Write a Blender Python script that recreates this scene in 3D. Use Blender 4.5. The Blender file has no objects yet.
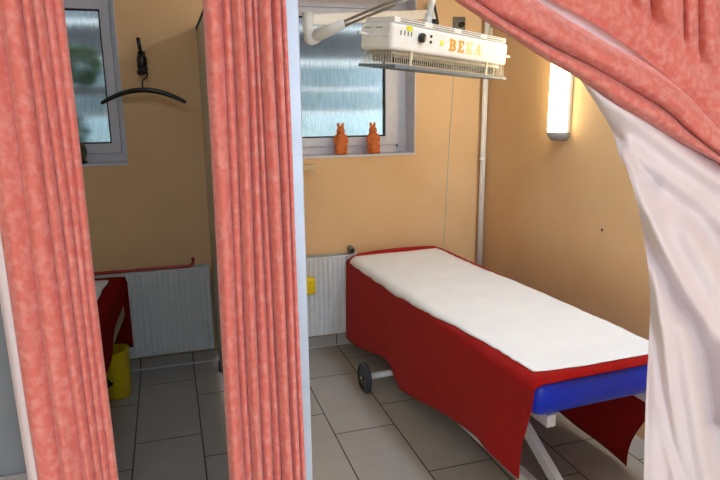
import bpy, bmesh, math, random
from mathutils import Vector, Matrix, noise
random.seed(4)
SC = bpy.context.scene
COL = SC.collection
PI = math.pi
R = math.radians

# ------------------------------------------------------------------ camera
F_PX, CAM_H = 610.0, 1.5
YAW, PIT, ROL = R(17.35), R(12.53), R(-0.58)
FW = Vector((math.sin(YAW)*math.cos(PIT), math.cos(YAW)*math.cos(PIT), -math.sin(PIT)))
RT0 = Vector((math.cos(YAW), -math.sin(YAW), 0))
UP0 = RT0.cross(FW)
RT = RT0*math.cos(ROL)+UP0*math.sin(ROL)
UP = UP0*math.cos(ROL)-RT0*math.sin(ROL)
CAM = Vector((0, 0, CAM_H))
def ray(px, py): return FW+RT*((px-360)/F_PX)-UP*((py-240)/F_PX)
def at(px, py, Y):
    d = ray(px, py); return CAM+d*(Y/d.y)
def at_x(px, py, X):
    d = ray(px, py); return CAM+d*(X/d.x)
cam_d = bpy.data.cameras.new('camera'); cam = bpy.data.objects.new('camera', cam_d); COL.objects.link(cam)
cam_d.sensor_width = 36.0; cam_d.lens = F_PX/720*36; cam_d.clip_start = 0.02
m3 = Matrix((RT, UP, -FW)).transposed()
cam.matrix_world = Matrix.Translation(CAM) @ m3.to_4x4()
SC.camera = cam

# ------------------------------------------------------------------ materials
def lin(c):
    return tuple(((v/255)/12.92 if v/255 <= .04045 else ((v/255+.055)/1.055)**2.4) for v in c)
def mat(name, rgb, rough=.5, metal=0., rgb2=None, nscale=20., bump=0., bscale=80., spec=.5, sheen=0., detail=3., lo=.35, hi=.65, coat=0.):
    m = bpy.data.materials.new(name); m.use_nodes = True
    nt = m.node_tree; b = nt.nodes['Principled BSDF']
    b.inputs['Roughness'].default_value = rough; b.inputs['Metallic'].default_value = metal
    b.inputs['Specular IOR Level'].default_value = spec
    b.inputs['Sheen Weight'].default_value = sheen
    b.inputs['Coat Weight'].default_value = coat
    tc = nt.nodes.new('ShaderNodeTexCoord')
    c1 = lin(rgb)+(1,)
    nz = nt.nodes.new('ShaderNodeTexNoise'); nz.inputs['Scale'].default_value = nscale; nz.inputs['Detail'].default_value = detail
    nt.links.new(tc.outputs['Object'], nz.inputs['Vector'])
    rp = nt.nodes.new('ShaderNodeValToRGB')
    rp.color_ramp.elements[0].position = lo; rp.color_ramp.elements[1].position = hi
    c2 = lin(rgb2)+(1,) if rgb2 else tuple(v*.93 for v in c1[:3])+(1,)
    rp.color_ramp.elements[0].color = c1; rp.color_ramp.elements[1].color = c2
    nt.links.new(nz.outputs['Fac'], rp.inputs['Fac']); nt.links.new(rp.outputs['Color'], b.inputs['Base Color'])
    if bump:
        n2 = nt.nodes.new('ShaderNodeTexNoise'); n2.inputs['Scale'].default_value = bscale; n2.inputs['Detail'].default_value = 4
        nt.links.new(tc.outputs['Object'], n2.inputs['Vector'])
        bp = nt.nodes.new('ShaderNodeBump'); bp.inputs['Strength'].default_value = bump; bp.inputs['Distance'].default_value = .01
        nt.links.new(n2.outputs['Fac'], bp.inputs['Height']); nt.links.new(bp.outputs['Normal'], b.inputs['Normal'])
    return m
M = {}
M['paint'] = mat('apricot_wall_paint', (234, 195, 148), .75, rgb2=(229, 189, 141), nscale=3, bump=.12, bscale=140, spec=.25)
M['ceil'] = mat('white_ceiling_paint', (225, 222, 214), .9)
M['pale'] = mat('pale_wall_paint', (214, 205, 190), .85)
M['panel'] = mat('grey_laminate', (116, 124, 130), .45)
M['olive'] = mat('beige_laminate', (206, 196, 166), .5)
M['alu'] = mat('pale_aluminium', (196, 208, 226), .35, metal=.15)
M['pvc'] = mat('white_window_plastic', (216, 214, 220), .35)
M['reveal'] = mat('white_reveal_paint', (220, 218, 226), .6)
M['gasket'] = mat('black_rubber_gasket', (22, 24, 26), .6)
M['coral'] = mat('coral_velvet', (219, 120, 110), .85, rgb2=(232, 166, 156), nscale=70, detail=9, lo=.42, hi=.85, bump=.25, bscale=70, spec=.15, sheen=.25)
M['lining'] = mat('pinkish_white_satin', (236, 228, 232), .42, rgb2=(231, 219, 224), nscale=6, spec=.45, sheen=.2)
M['white'] = mat('white_enamel', (244, 243, 238), .3, coat=.3)
M['frame'] = mat('white_powder_coat', (226, 230, 236), .35)
M['rad'] = mat('radiator_white_enamel', (214, 217, 219), .4)
M['red'] = mat('red_terry_towel', (176, 14, 9), .95, rgb2=(156, 9, 6), nscale=90, bump=.5, bscale=420, spec=.05, sheen=.1)
M['darkred'] = mat('dark_red_terry_towel', (140, 22, 16), .95, rgb2=(118, 16, 12), nscale=90, bump=.5, bscale=420, spec=.05)
M['paper'] = mat('white_paper', (240, 240, 243), .8, rgb2=(236, 236, 240), nscale=8, bump=.1, bscale=14, spec=.2)
M['blue'] = mat('blue_vinyl', (14, 54, 226), .36, rgb2=(12, 50, 216), nscale=5, spec=.5)
M['cream'] = mat('cream_vinyl', (190, 172, 138), .5)
M['black'] = mat('black_plastic', (14, 14, 16), .22)
M['dkgrey'] = mat('dark_grey_rubber', (52, 58, 64), .6)
M['grey'] = mat('grey_plastic', (150, 150, 146), .5)
M['dgrey'] = mat('grey_socket_plastic', (112, 104, 92), .5)
M['chrome'] = mat('brushed_steel', (190, 190, 186), .3, metal=.9)
M['wire'] = mat('pale_wire', (222, 212, 184), .4)
M['wgrey'] = mat('blue_grey_steel', (120, 132, 146), .45, metal=.3)
M['terra'] = mat('terracotta', (222, 124, 62), .75, rgb2=(208, 106, 48), nscale=60, bump=.25, bscale=200)
M['yellow'] = mat('yellow_plastic', (236, 206, 16), .4)
M['yellow_dot'] = mat('yellow_sticker', (232, 226, 30), .5)
M['orange'] = mat('orange_print', (232, 164, 8), .5)
M['glare_print'] = mat('glare_washed_print', (246, 226, 140), .5)  # glare painted into the print colour of the last two letters
M['redplast'] = mat('glossy_red_plastic', (176, 22, 14), .3)
M['wood'] = mat('pale_wood', (226, 200, 156), .5, rgb2=(212, 184, 138), nscale=30)
M['dolive'] = mat('dark_olive_ceramic', (104, 92, 62), .5, rgb2=(70, 66, 48), nscale=30)
M['concrete'] = mat('pale_blue_render', (192, 214, 226), .9, rgb2=(166, 192, 202), nscale=4)
M['shade'] = mat('dark_grey_render', (86, 92, 100), .9, rgb2=(100, 106, 112), nscale=4)
M['slat'] = mat('white_slats', (226, 232, 236), .6)
M['leaf'] = mat('dark_leaves', (44, 84, 42), .6, rgb2=(70, 110, 60), nscale=20)

# floor tiles: running bond columns along Y
def tile_mat():
    m = bpy.data.materials.new('grey_floor_tiles'); m.use_nodes = True
    nt = m.node_tree; b = nt.nodes['Principled BSDF']
    tc = nt.nodes.new('ShaderNodeTexCoord'); mp = nt.nodes.new('ShaderNodeCombineXYZ'); sp = nt.nodes.new('ShaderNodeSeparateXYZ')
    nt.links.new(tc.outputs['Object'], sp.inputs['Vector'])
    for src, dst, off in (('Y', 'X', 3.63), ('X', 'Y', 3.193)):
        ad = nt.nodes.new('ShaderNodeMath'); ad.operation = 'ADD'; ad.inputs[1].default_value = off
        nt.links.new(sp.outputs[src], ad.inputs[0]); nt.links.new(ad.outputs['Value'], mp.inputs[dst])
    br = nt.nodes.new('ShaderNodeTexBrick')
    br.offset = .6656; br.offset_frequency = 2; br.inputs['Scale'].default_value = 1
    br.inputs['Brick Width'].default_value = .613; br.inputs['Row Height'].default_value = .2955
    br.inputs['Mortar Size'].default_value = .0032; br.inputs['Mortar Smooth'].default_value = .1
    br.inputs['Bias'].default_value = 0
    br.inputs['Color1'].default_value = lin((176, 172, 167))+(1,); br.inputs['Color2'].default_value = lin((170, 166, 160))+(1,)
    br.inputs['Mortar'].default_value = lin((58, 55, 52))+(1,)
    nt.links.new(mp.outputs['Vector'], br.inputs['Vector'])
    nz = nt.nodes.new('ShaderNodeTexNoise'); nz.inputs['Scale'].default_value = 9; nz.inputs['Detail'].default_value = 5
    nt.links.new(tc.outputs['Object'], nz.inputs['Vector'])
    mx = nt.nodes.new('ShaderNodeMixRGB'); mx.blend_type = 'OVERLAY'; mx.inputs['Fac'].default_value = .12
    nt.links.new(br.outputs['Color'], mx.inputs['Color1']); nt.links.new(nz.outputs['Fac'], mx.inputs['Color2'])
    nt.links.new(mx.outputs['Color'], b.inputs['Base Color'])
    b.inputs['Roughness'].default_value = .38; b.inputs['Specular IOR Level'].default_value = .4
    bp = nt.nodes.new('ShaderNodeBump'); bp.inputs['Strength'].default_value = .3; bp.inputs['Distance'].default_value = .002; bp.invert = True
    nt.links.new(br.outputs['Fac'], bp.inputs['Height']); nt.links.new(bp.outputs['Normal'], b.inputs['Normal'])
    return m
M['tile'] = tile_mat()
def glass_mat():
    m = bpy.data.materials.new('ribbed_obscured_glass'); m.use_nodes = True
    nt = m.node_tree; b = nt.nodes['Principled BSDF']
    b.inputs['Base Color'].default_value = (.86, .93, .95, 1); b.inputs['Transmission Weight'].default_value = 1
    b.inputs['Roughness'].default_value = .22; b.inputs['IOR'].default_value = 1.3
    tc = nt.nodes.new('ShaderNodeTexCoord'); mp = nt.nodes.new('ShaderNodeMapping')
    mp.inputs['Scale'].default_value = (90, 1, 7)
    nz = nt.nodes.new('ShaderNodeTexNoise'); nz.inputs['Scale'].default_value = 1.6; nz.inputs['Detail'].default_value = 2
    nt.links.new(tc.outputs['Object'], mp.inputs['Vector']); nt.links.new(mp.outputs['Vector'], nz.inputs['Vector'])
    rp = nt.nodes.new('ShaderNodeValToRGB'); rp.color_ramp.elements[0].position = .3; rp.color_ramp.elements[1].position = .7
    rp.color_ramp.elements[0].color = (.66, .76, .80, 1); rp.color_ramp.elements[1].color = (.95, 1, 1, 1)
    nt.links.new(nz.outputs['Fac'], rp.inputs['Fac']); nt.links.new(rp.outputs['Color'], b.inputs['Base Color'])
    bp = nt.nodes.new('ShaderNodeBump'); bp.inputs['Strength'].default_value = .30; bp.inputs['Distance'].default_value = .01
    nt.links.new(nz.outputs['Fac'], bp.inputs['Height']); nt.links.new(bp.outputs['Normal'], b.inputs['Normal'])
    return m
M['glass'] = glass_mat()
def emis(name, rgb, s):
    m = bpy.data.materials.new(name); m.use_nodes = True
    b = m.node_tree.nodes['Principled BSDF']
    b.inputs['Base Color'].default_value = (.9, .9, .85, 1)
    b.inputs['Emission Color'].default_value = rgb+(1,); b.inputs['Emission Strength'].default_value = s
    return m
M['tube'] = emis('lit_diffuser', (1., .82, .48), 14)
M['fill_glow'] = emis('room_fill_diffuser', (.95, .97, 1.), 4)  # glow of the added fill lights in the front room

M['fill_glow3'] = emis('left_fill_diffuser', (.60, .80, 1.), 24)  # glow of the added fill light over the left cubicle
M['fill_glow2'] = emis('right_fill_diffuser', (.70, .86, 1.), 20.5)  # glow of the added fill panel over the right cubicle

# ------------------------------------------------------------------ builders
def obj(name, bm, material, parent=None, smooth=False, loc=None, recalc=True):
    if recalc: bmesh.ops.recalc_face_normals(bm, faces=bm.faces)
    me = bpy.data.meshes.new(name); bm.to_mesh(me); bm.free()
    me.materials.append(M[material] if isinstance(material, str) else material)
    for p in me.polygons: p.use_smooth = smooth
    o = bpy.data.objects.new(name, me); COL.objects.link(o)
    if parent: o.parent = parent
    if loc is not None: o.location = loc
    return o
def tag(o, label, cat, group=None):
    o['label'] = label; o['category'] = cat
    if group: o['group'] = group
    return o
def thing(name, label, cat, loc=(0, 0, 0), rz=0., group=None):
    o = bpy.data.objects.new(name, None); COL.objects.link(o); o.empty_display_size = .1
    o.location = loc; o.rotation_euler = (0, 0, rz)
    return tag(o, label, cat, group)
def struct(name, bm, m, parent=None, smooth=False):
    o = obj(name, bm, m, parent, smooth)
    if not parent: o['kind'] = 'structure'
    return o
def box(bm, a, b, mtx=None, bev=0.):
    a, b = Vector(a), Vector(b); c = (a+b)/2; s = b-a
    mt = Matrix.Translation(c) @ Matrix.Diagonal((s.x, s.y, s.z, 1))
    g = bmesh.ops.create_cube(bm, size=1, matrix=mt)
    vs = g['verts']
    if bev:
        es = list({e for v in vs for e in v.link_edges})
        r = bmesh.ops.bevel(bm, geom=es, offset=bev, segments=(6 if bev > .03 else 3), affect='EDGES', profile=.5)
        vs = list({v for f in r['faces'] for v in f.verts} | {v for v in vs if v.is_valid})
    if mtx: bmesh.ops.transform(bm, matrix=mtx, verts=vs)
    return bm
def bx(a, b, bev=0.):
    return box(bmesh.new(), a, b, None, bev)
def tube(bm, pts, r, n=10, caps=True, rfun=None, closed=False):
    pts = [Vector(p) for p in pts]; rings = []
    prev = None
    for i, p in enumerate(pts):
        if i == 0: t = pts[1]-p
        elif i == len(pts)-1: t = p-pts[i-1]
        else: t = (pts[i+1]-p).normalized()+(p-pts[i-1]).normalized()
        t.normalize()
        if prev is None:
            a = Vector((0, 0, 1)) if abs(t.z) < .9 else Vector((1, 0, 0))
            u = t.cross(a).normalized()
        else:
            u = (prev-t*prev.dot(t)).normalized()
        prev = u; w = t.cross(u)
        rr = rfun(i/(len(pts)-1)) if rfun else r
        rings.append([bm.verts.new(p+u*(rr*math.cos(2*PI*k/n))+w*(rr*math.sin(2*PI*k/n))) for k in range(n)])
    for i in range(len(rings)-1):
        for k in range(n):
            bm.faces.new((rings[i][k], rings[i][(k+1) % n], rings[i+1][(k+1) % n], rings[i+1][k]))
    if caps:
        bm.faces.new(rings[0]); bm.faces.new(rings[-1])
    return bm
def tb(pts, r, n=10, rfun=None): return tube(bmesh.new(), pts, r, n, True, rfun)
def lathe(bm, prof, n=32, mtx=None):
    rings = []
    for r, z in prof:
        if r < 1e-5: rings.append([bm.verts.new((0, 0, z))])
        else: rings.append([bm.verts.new((r*math.cos(2*PI*k/n), r*math.sin(2*PI*k/n), z)) for k in range(n)])
    for a, b in zip(rings, rings[1:]):
        for k in range(n):
            q = []
            for v in (a[k % len(a)], a[(k+1) % len(a)], b[(k+1) % len(b)], b[k % len(b)]):
                if v not in q: q.append(v)
            if len(q) > 2: bm.faces.new(q)
    if mtx: bmesh.ops.transform(bm, matrix=mtx, verts=[v for r_ in rings for v in r_])
    return bm
def grid(bm, P):
    vs = [[bm.verts.new(p) for p in row] for row in P]
    for i in range(len(vs)-1):
        for j in range(len(vs[0])-1):
            bm.faces.new((vs[i][j], vs[i][j+1], vs[i+1][j+1], vs[i+1][j]))
    return bm
def solid(o, t, off=0.):
    md = o.modifiers.new('thickness', 'SOLIDIFY'); md.thickness = t; md.offset = off
    return o
def ball(bm, c, r, rot=None, seg=20):
    mt = Matrix.Translation(Vector(c)) @ (rot or Matrix.Identity(4)) @ Matrix.Diagonal((r[0], r[1], r[2], 1))
    bmesh.ops.create_uvsphere(bm, u_segments=seg, v_segments=seg//2+2, radius=1, matrix=mt)
def lerp(a, b, t): return a+(b-a)*t
def sstep(a, b, x):
    t = min(1, max(0, (x-a)/(b-a))); return t*t*(3-2*t)
def pw(pts, x):
    if x <= pts[0][0]: return pts[0][1]
    for (x0, y0), (x1, y1) in zip(pts, pts[1:]):
        if x <= x1: return lerp(y0, y1, (x-x0)/(x1-x0))
    return pts[-1][1]
def resample(pts, n):
    P = [Vector(p) for p in pts]
    # Catmull-Rom dense, then even by arc length
    D = []
    for i in range(len(P)-1):
        p0 = P[max(i-1, 0)]; p1 = P[i]; p2 = P[i+1]; p3 = P[min(i+2, len(P)-1)]
        for k in range(16):
            t = k/16
            D.append(.5*((2*p1)+(p2-p0)*t+(2*p0-5*p1+4*p2-p3)*t*t+(3*p1-p0-3*p2+p3)*t**3))
    D.append(P[-1])
    L = [0]
    for a, b in zip(D, D[1:]): L.append(L[-1]+(b-a).length)
    out = []; j = 0
    for i in range(n):
        s = L[-1]*i/(n-1)
        while j < len(L)-2 and L[j+1] < s: j += 1
        t = (s-L[j])/max(1e-9, L[j+1]-L[j]); out.append(D[j].lerp(D[j+1], min(1, t)))
    return out

# ------------------------------------------------------------------ setting
XL, XR, YB, YF, ZC = -1.15, 1.965, 3.56, -3.0, 2.55
struct('floor', bx((XL-.1, YF-.1, -.06), (XR+.1, YB+.1, 0)), 'tile')
struct('ceiling', bx((XL-.1, YF-.1, ZC), (XR+.1, YB+.1, ZC+.08)), 'ceil')
W1 = (-.92, -.205, 1.19, 2.12); W2 = (.60, 1.478, 1.19, 2.12)
bm = bmesh.new(); T = .30
xs = [XL-.1, W1[0], W1[1], W2[0], W2[1], XR+.1]
for i in range(5):
    if i in (1, 3):
        box(bm, (xs[i], YB, 0), (xs[i+1], YB+T, 1.19)); box(bm, (xs[i], YB, 2.12), (xs[i+1], YB+T, ZC))
    else: box(bm, (xs[i], YB, 0), (xs[i+1], YB+T, ZC))
struct('wall_back', bm, 'paint')
struct('wall_right', bx((XR, YF, 0), (XR+.1, YB, ZC)), 'paint')
struct('wall_left', bx((XL-.1, YF, 0), (XL, YB, ZC)), 'paint')
bm = bmesh.new()
box(bm, (XL, YF-.1, 0), (XR, YF, .35)); box(bm, (XL, YF-.1, 2.4), (XR, YF, ZC))
box(bm, (XL, YF-.1, .35), (XL+.15, YF, 2.4)); box(bm, (XR-.15, YF-.1, .35), (XR, YF, 2.4))
struct('wall_front', bm, 'pale')
# tiled skirting
struct('trim_4', bx((XL, YB-.020, 0), (XR, YB-.012, .005), .001), 'pvc')
struct('baseboard_back', bx((XL, YB-.012, 0), (XR, YB, .07), .002), 'tile')

def window(n, W, xg, rev):
    x0, x1, z0, z1 = W; yf = 3.70
    bm = bmesh.new(); t = .006   # painted reveal lining and sill
    box(bm, (x0, YB-.004, z0), (x0+t, YB+T, z1)); box(bm, (x1-t, YB-.002, z0), (x1, YB+T, z1)); box(bm, (x0, YB-.002, z1-t), (x1, YB+T, z1))
    w = struct(f'window_{n}', bm, 'reveal')
    obj('sill', bx((x0, YB-.008, z0), (x1, yf+.06, z0+.012), .002), 'reveal', w)
    zi = z0+.012; fo = rev
    bm = bmesh.new()
    X0, X1, Z0, Z1 = x0+t, x1-t, zi, z1-t
    box(bm, (X0, yf, Z0), (X0+fo, yf+.06, Z1)); box(bm, (X1-fo, yf, Z0), (X1, yf+.06, Z1))
    box(bm, (X0+fo, yf, Z0), (X1-fo, yf+.06, Z0+.045)); box(bm, (X0+fo, yf, Z1-.05), (X1-fo, yf+.06, Z1))
    obj('window_frame', bm, 'pvc', w)
    a0, a1, b0, b1 = X0+fo+.002, X1-fo-.002, Z0+.048, Z1-.056
    s = .055; g0, g1, h0, h1 = a0+s, xg, 1.302, b1-.05
    bm = bmesh.new()
    box(bm, (a0, yf-.018, b0), (g0, yf+.045, b1)); box(bm, (g1, yf-.018, b0), (a1, yf+.045, b1))
    box(bm, (g0, yf-.018, b0), (g1, yf+.045, h0)); box(bm, (g0, yf-.018, h1), (g1, yf+.045, b1))
    sash = obj('sash', bm, 'pvc', w)
    bm = bmesh.new(); q = .008
    box(bm, (g0, yf-.006, h0), (g0+q, yf+.02, h1)); box(bm, (g1-q, yf-.006, h0), (g1, yf+.02, h1))
    box(bm, (g0+q, yf-.006, h0), (g1-q, yf+.02, h0+q)); box(bm, (g0+q, yf-.006, h1-q), (g1-q, yf+.02, h1))
    obj('gasket', bm, 'gasket', sash)
    obj('pane', bx((g0+q, yf+.002, h0+q), (g1-q, yf+.008, h1-q)), 'glass', sash)
    return w
window(1, W1, -.288, .028)
w2 = window(2, W2, 1.327, .05)
obj('drain_cap', bx((1.405, 3.693, 1.232), (1.413, 3.70, 1.25), .002), 'gasket', w2)

# the light well outside: a rendered wall with slatted ledges, seen blurred through the ribbed glass
bm = bx((-2.2, 4.55, .2), (3.4, 4.65, 1.80)); ow = struct('wall_outside', bm, 'concrete')
obj('upper_band', bx((-2.2, 4.50, 1.80), (3.4, 4.65, 3.2)), 'shade', ow)
for z, h in ((1.445, .011), (1.61, .012), (1.795, .022), (2.03, .014)):
    obj('ledge', bx((-2.2, 4.40, z-h), (3.4, 4.55, z+h)), 'slat', ow)
def bush(loc, sx, sz, label, seed):
    rnd = random.Random(seed); bm = bmesh.new()
    for k in range(420):
        a = rnd.uniform(0, 2*PI); c = rnd.uniform(-1, 1); rr = rnd.uniform(.5, 1)**.6; s = math.sqrt(1-c*c)
        p = Vector((rr*s*math.cos(a)*sx, rr*s*math.sin(a)*.09, sz+rr*c*sz))
        rot = Matrix.Rotation(rnd.uniform(0, 6), 4, 'Z') @ Matrix.Rotation(rnd.uniform(0, 6), 4, 'X')
        q = [p+(rot @ Vector(v)) for v in ((-.03, 0, 0), (0, -.012, .004), (.03, 0, 0), (0, .012, .004))]
        bm.faces.new([bm.verts.new(v) for v in q])
    o = obj('shrub', bm, 'leaf', None, loc=loc, recalc=False); tag(o, label, 'shrub')
    return o
bush((-.62, 4.28, 1.22), .16, .13, 'dark green shrub low behind the left ribbed window pane', 1)
bush((-.47, 4.26, 1.62), .12, .13, 'green shrub higher up behind the left ribbed window pane', 2)
struct('trim_2', bx((-1.1, 4.12, 1.17), (-.2, 4.395, 1.22)), 'shade')
struct('trim_3', bx((-1.1, 4.12, 1.57), (-.25, 4.395, 1.62)), 'shade')

# partition between the cubicles
XP = .2
pt = struct('wall_partition', bx((XP, 1.065, .06), (XP+.016, YB, 1.90)), 'olive')
obj('edge_trim', bx((XP-.004, 1.065, 1.90), (XP+.02, YB, 1.915)), 'dkgrey', pt)
obj('foot', bx((XP-.008, 3.36, 0), (XP+.024, 3.40, .06), .003), 'black', pt)
obj('foot', bx((XP-.008, 1.5, 0), (XP+.024, 1.54, .06), .003), 'black', pt)
tr = struct('trim_1', bx((.199, 1.03, 0), (.2215, 1.065, 2.3), .002), 'alu')
# grey panel left of the left curtain, with a pale rail
pn = struct('wall_panel', bx((XL, 1.07, .0), (-.17, 1.09, 2.1)), 'panel')
obj('ledge', bx((XL, 1.035, .84), (-.175, 1.07, .888), .003), 'pvc', pn)

# unseen fill lights added at the ceiling in the room in front of the cubicles
for i, (x, y) in enumerate(((-.25, -.9), (.95, -.9))):
    t = thing('added_fill_light', 'added rectangular fill light in the room before the cubicles, ' + ('left of the two', 'right of the two')[i], 'light', (x, y, ZC))
    obj('housing', bx((-.32, -.32, -.06), (.32, .32, 0), .004), 'white', t)
    obj('diffuser', bx((-.29, -.29, -.075), (.29, .29, -.06), .004), 'fill_glow', t)

t = thing('added_fill_light', 'added long fill light panel near the right wall, before the wall light', 'light', (1.60, 1.45, ZC))  # unseen panel added to brighten the right cubicle
obj('housing', bx((-.17, -.62, -.05), (.17, .62, 0), .004), 'white', t)
obj('diffuser', bx((-.15, -.60, -.065), (.15, .60, -.05), .004), 'fill_glow2', t)
t = thing('added_fill_light', 'added round fill light above the left cubicle', 'light', (-.15, 1.5, ZC))  # unseen lamp added to lift the dim left cubicle
obj('housing', lathe(bmesh.new(), [(0, 0), (.17, 0), (.17, -.03), (0, -.03)], 32), 'white', t)
obj('diffuser', lathe(bmesh.new(), [(.155, -.03), (.15, -.06), (.11, -.085), (0, -.095)], 32), 'fill_glow3', t, True)
# ------------------------------------------------------------------ curtains
rail = thing('curtain_rail', 'white curtain rail under the ceiling along the cubicle fronts', 'curtain rail', (0, 1.0, ZC))
obj('track', bx((XL, -.015, -.245), (XR, .015, -.22), .003), 'white', rail)
for x in (-.9, .5, 1.7): obj('hanger_rod', tb([(x, 0, -.23), (x, 0, 0)], .006), 'white', rail)

def fold_profile(u, valleys, amps, soft=.65):
    # distance-based scallop between valleys: rounded ridges, sharp valleys
    for i in range(len(valleys)-1):
        a, b = valleys[i], valleys[i+1]
        if a <= u <= b:
            t = (u-a)/(b-a); return amps[i]*(math.sin(PI*t)**soft)
    return 0
def hanging(name, label, L, Rr, Y, zt, zb, valleys, amps, wob, nu=180, nv=60, soft=.65):
    t = thing(name, label, 'curtain', (0, Y, 0))
    P = []
    for j in range(nv+1):
        z = lerp(zt, zb, j/nv); row = []
        x0 = pw(L, -z); x1 = pw(Rr, -z)
        for i in range(nu+1):
            u = i/nu
            uu = u+wob*math.sin(u*PI)*noise.noise(Vector((u*3, z*1.1, 3.3)))
            f = fold_profile(min(1, max(0, uu)), valleys, amps, soft)
            f *= 1+.25*noise.noise(Vector((u*6, z*1.3, .5)))
            dx = .003*noise.noise(Vector((u*4, z*2.2, 8.)))
            row.append(Vector((lerp(x0, x1, u)+dx, -f+.004*noise.noise(Vector((u*9, z*5, 1.7))), z)))
        P.append(row)
    return t, P
# left curtain: coral face, lining turned out on its left edge
ZT, ZBOT = 2.31, .06
t, P = hanging('curtain', 'coral velvet curtain hanging at the left edge, in front of grey panel', [(-2.3, -.248), (0, -.226)], [(-2.3, -.128), (-1.0, -.119), (0, -.112)], .985, ZT, ZBOT,
               [0, .30, .56, .71, .81, .90, 1.0], [.014, .018, .016, .013, .010, .010], .05, soft=1.0)
solid(obj('face_fabric', grid(bmesh.new(), P), 'coral', t, True), .002)
Q = [[Vector((p[0].x-.016+.003*noise.noise(Vector((0, p[0].z*2, 4))), .028, p[0].z)), Vector((p[0].x-.018, .016, p[0].z)), Vector((p[0].x-.004, .006, p[0].z)), Vector((p[0].x+.05, .022, p[0].z)), Vector((p[0].x+.095, .026, p[0].z))] for p in P]
solid(obj('lining', grid(bmesh.new(), Q), 'lining', t, True), .002)
# middle curtain, drawn up against the partition post
t, P = hanging('curtain', 'coral velvet curtain bunched against the pale metal partition post', [(-2.3, .074), (-1.65, .068), (-.8, .062), (0, .058)], [(-2.3, .190), (-1.6, .190), (-.8, .198), (0, .199)], .985, ZT, ZBOT,
               [0, .21, .30, .45, .57, .66, .82, .93, 1.0], [.024, .016, .030, .026, .022, .034, .028, .018], .06)
solid(obj('face_fabric', grid(bmesh.new(), P), 'coral', t, True), .002)
Q = [[Vector((lerp(p[0].x+.008, p[-1].x-.008, k/8), .014+.003*math.sin(k*2), p[0].z)) for k in range(9)] for p in P]
solid(obj('lining', grid(bmesh.new(), Q), 'lining', t, True), .002)

# right curtain: flung aside, so that the leading edge makes a swag and the lining shows below it
YC = 1.0
rc = thing('curtain', 'coral velvet curtain pulled up to the right in a swag, pale lining hanging below', 'curtain', (0, 0, 0))
A = [(352, -330), (368, -190), (402, -75), (440, -14), (480, 17), (513, 38), (547, 60), (580, 79), (613, 103), (647, 122), (680, 142), (713, 159), (750, 180), (800, 205)]
B = [(368, -330), (385, -190), (420, -80), (455, -19), (490, 10), (523, 30), (557, 49), (590, 65), (630, 88), (667, 111), (690, 132), (716, 153), (750, 176), (800, 202)]
Cc = [(392, -330), (415, -190), (452, -95), (490, -37), (530, -4), (563, 17), (590, 33), (613, 47), (640, 60), (667, 78), (692, 100), (718, 128), (752, 164), (800, 196)]
Dd = [(400, -330), (425, -190), (470, -87), (520, -23), (557, 3), (590, 21), (613, 36), (640, 55), (667, 77), (692, 99), (718, 127), (752, 163), (800, 195)]
N = 110
def line(pts): return [Vector((p.x, p.y)) for p in resample([(x, y, 0) for x, y in pts], N)]
LA, LB, LC, LD = line(A), line(B), line(Cc), line(Dd)
def nearer(p, d): return CAM+(p-CAM)*(1-d/p.y)
def roll(L0, L1, bulge, y0, y1, K=18, skew=.5, seed=0.):
    rows = []
    for i in range(N):
        a = at(L0[i].x, L0[i].y, y0); b = at(L1[i].x, L1[i].y, y1); row = []
        for k in range(-2, K+3):
            t = min(1, max(0, k/K)); e = 0
            if k < 0: e = -k*.012
            if k > K: e = (k-K)*.010
            f = math.sin(PI*t**(math.log(.5)/math.log(skew)))**.8 if 0 < t < 1 else 0
            p = a.lerp(b, t)
            wr = .004*noise.noise(Vector((i*.10, t*3.5, seed)))+.0022*noise.noise(Vector((i*.32, t*5, seed+7)))
            # move along the line of sight plane, towards the room
            p = nearer(p, bulge*f*(1+.3*noise.noise(Vector((i*.07, seed, 0))))-e-wr)
            row.append(p)
        rows.append(row)
    return rows
sw = solid(obj('swag', grid(bmesh.new(), roll(LA, LB, .030, YC, YC-.004, seed=1.)), 'coral', rc, True), .002)
sw = solid(obj('swag', grid(bmesh.new(), roll(LB, LC, .034, YC-.004, YC-.006, skew=.4, seed=5.)), 'coral', rc, True), .002)
# pleated sheet from the rail down to the swag
NE = 420
LE = [Vector((p.x, p.y)) for p in resample([(x, y, 0) for x, y in Dd], NE)]
top = [(400+(900-400)*i/(NE-1), -330) for i in range(NE)]
PV = [545, 572, 598, 617, 634, 652, 685, 700, 728, 745, 775, 800, 840, 870, 900]
def pleat(px):
    if px < PV[0]: return 0
    for i in range(len(PV)-1):
        if PV[i] <= px <= PV[i+1]:
            return math.sin(PI*(px-PV[i])/(PV[i+1]-PV[i]))**.75*(.6+.5*((i*7) % 3)/2)
    return 0
rows = []
KV = 90
for i in range(NE):
    row = []
    dl = LE[i]; tp = Vector(top[i])
    for k in range(KV+1):
        v = k/KV
        q = dl.lerp(tp, v**1.3)
        # distance above the band edge, in picture units of the sheet
        d = (dl-q).length
        am = sstep(24, 60, d)
        f = pleat(q.x+ (dl.y-q.y)*.02)
        roll_f = math.exp(-((d-16)/14)**2)*.016
        yy = YC-.012-.034*f*am-roll_f-.004*noise.noise(Vector((q.x*.03, q.y*.03, 3)))
        p = at(q.x, q.y, yy)
        row.append(p)
    rows.append(row)
solid(obj('face_fabric', grid(bmesh.new(), rows), 'coral', rc, True), .002)
# lining glimpsed between the two coral layers
rows = []
for i in range(N):
    a = LC[i].lerp(LB[i], .5); b = LD[i]+(LD[i]-LC[i])*.3+Vector((6, -8))
    rows.append([at(*a.lerp(b, k/10), YC+.018-.010*math.sin(PI*k/10)) for k in range(11)])
solid(obj('lining', grid(bmesh.new(), rows), 'lining', rc, True), .002)
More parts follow.
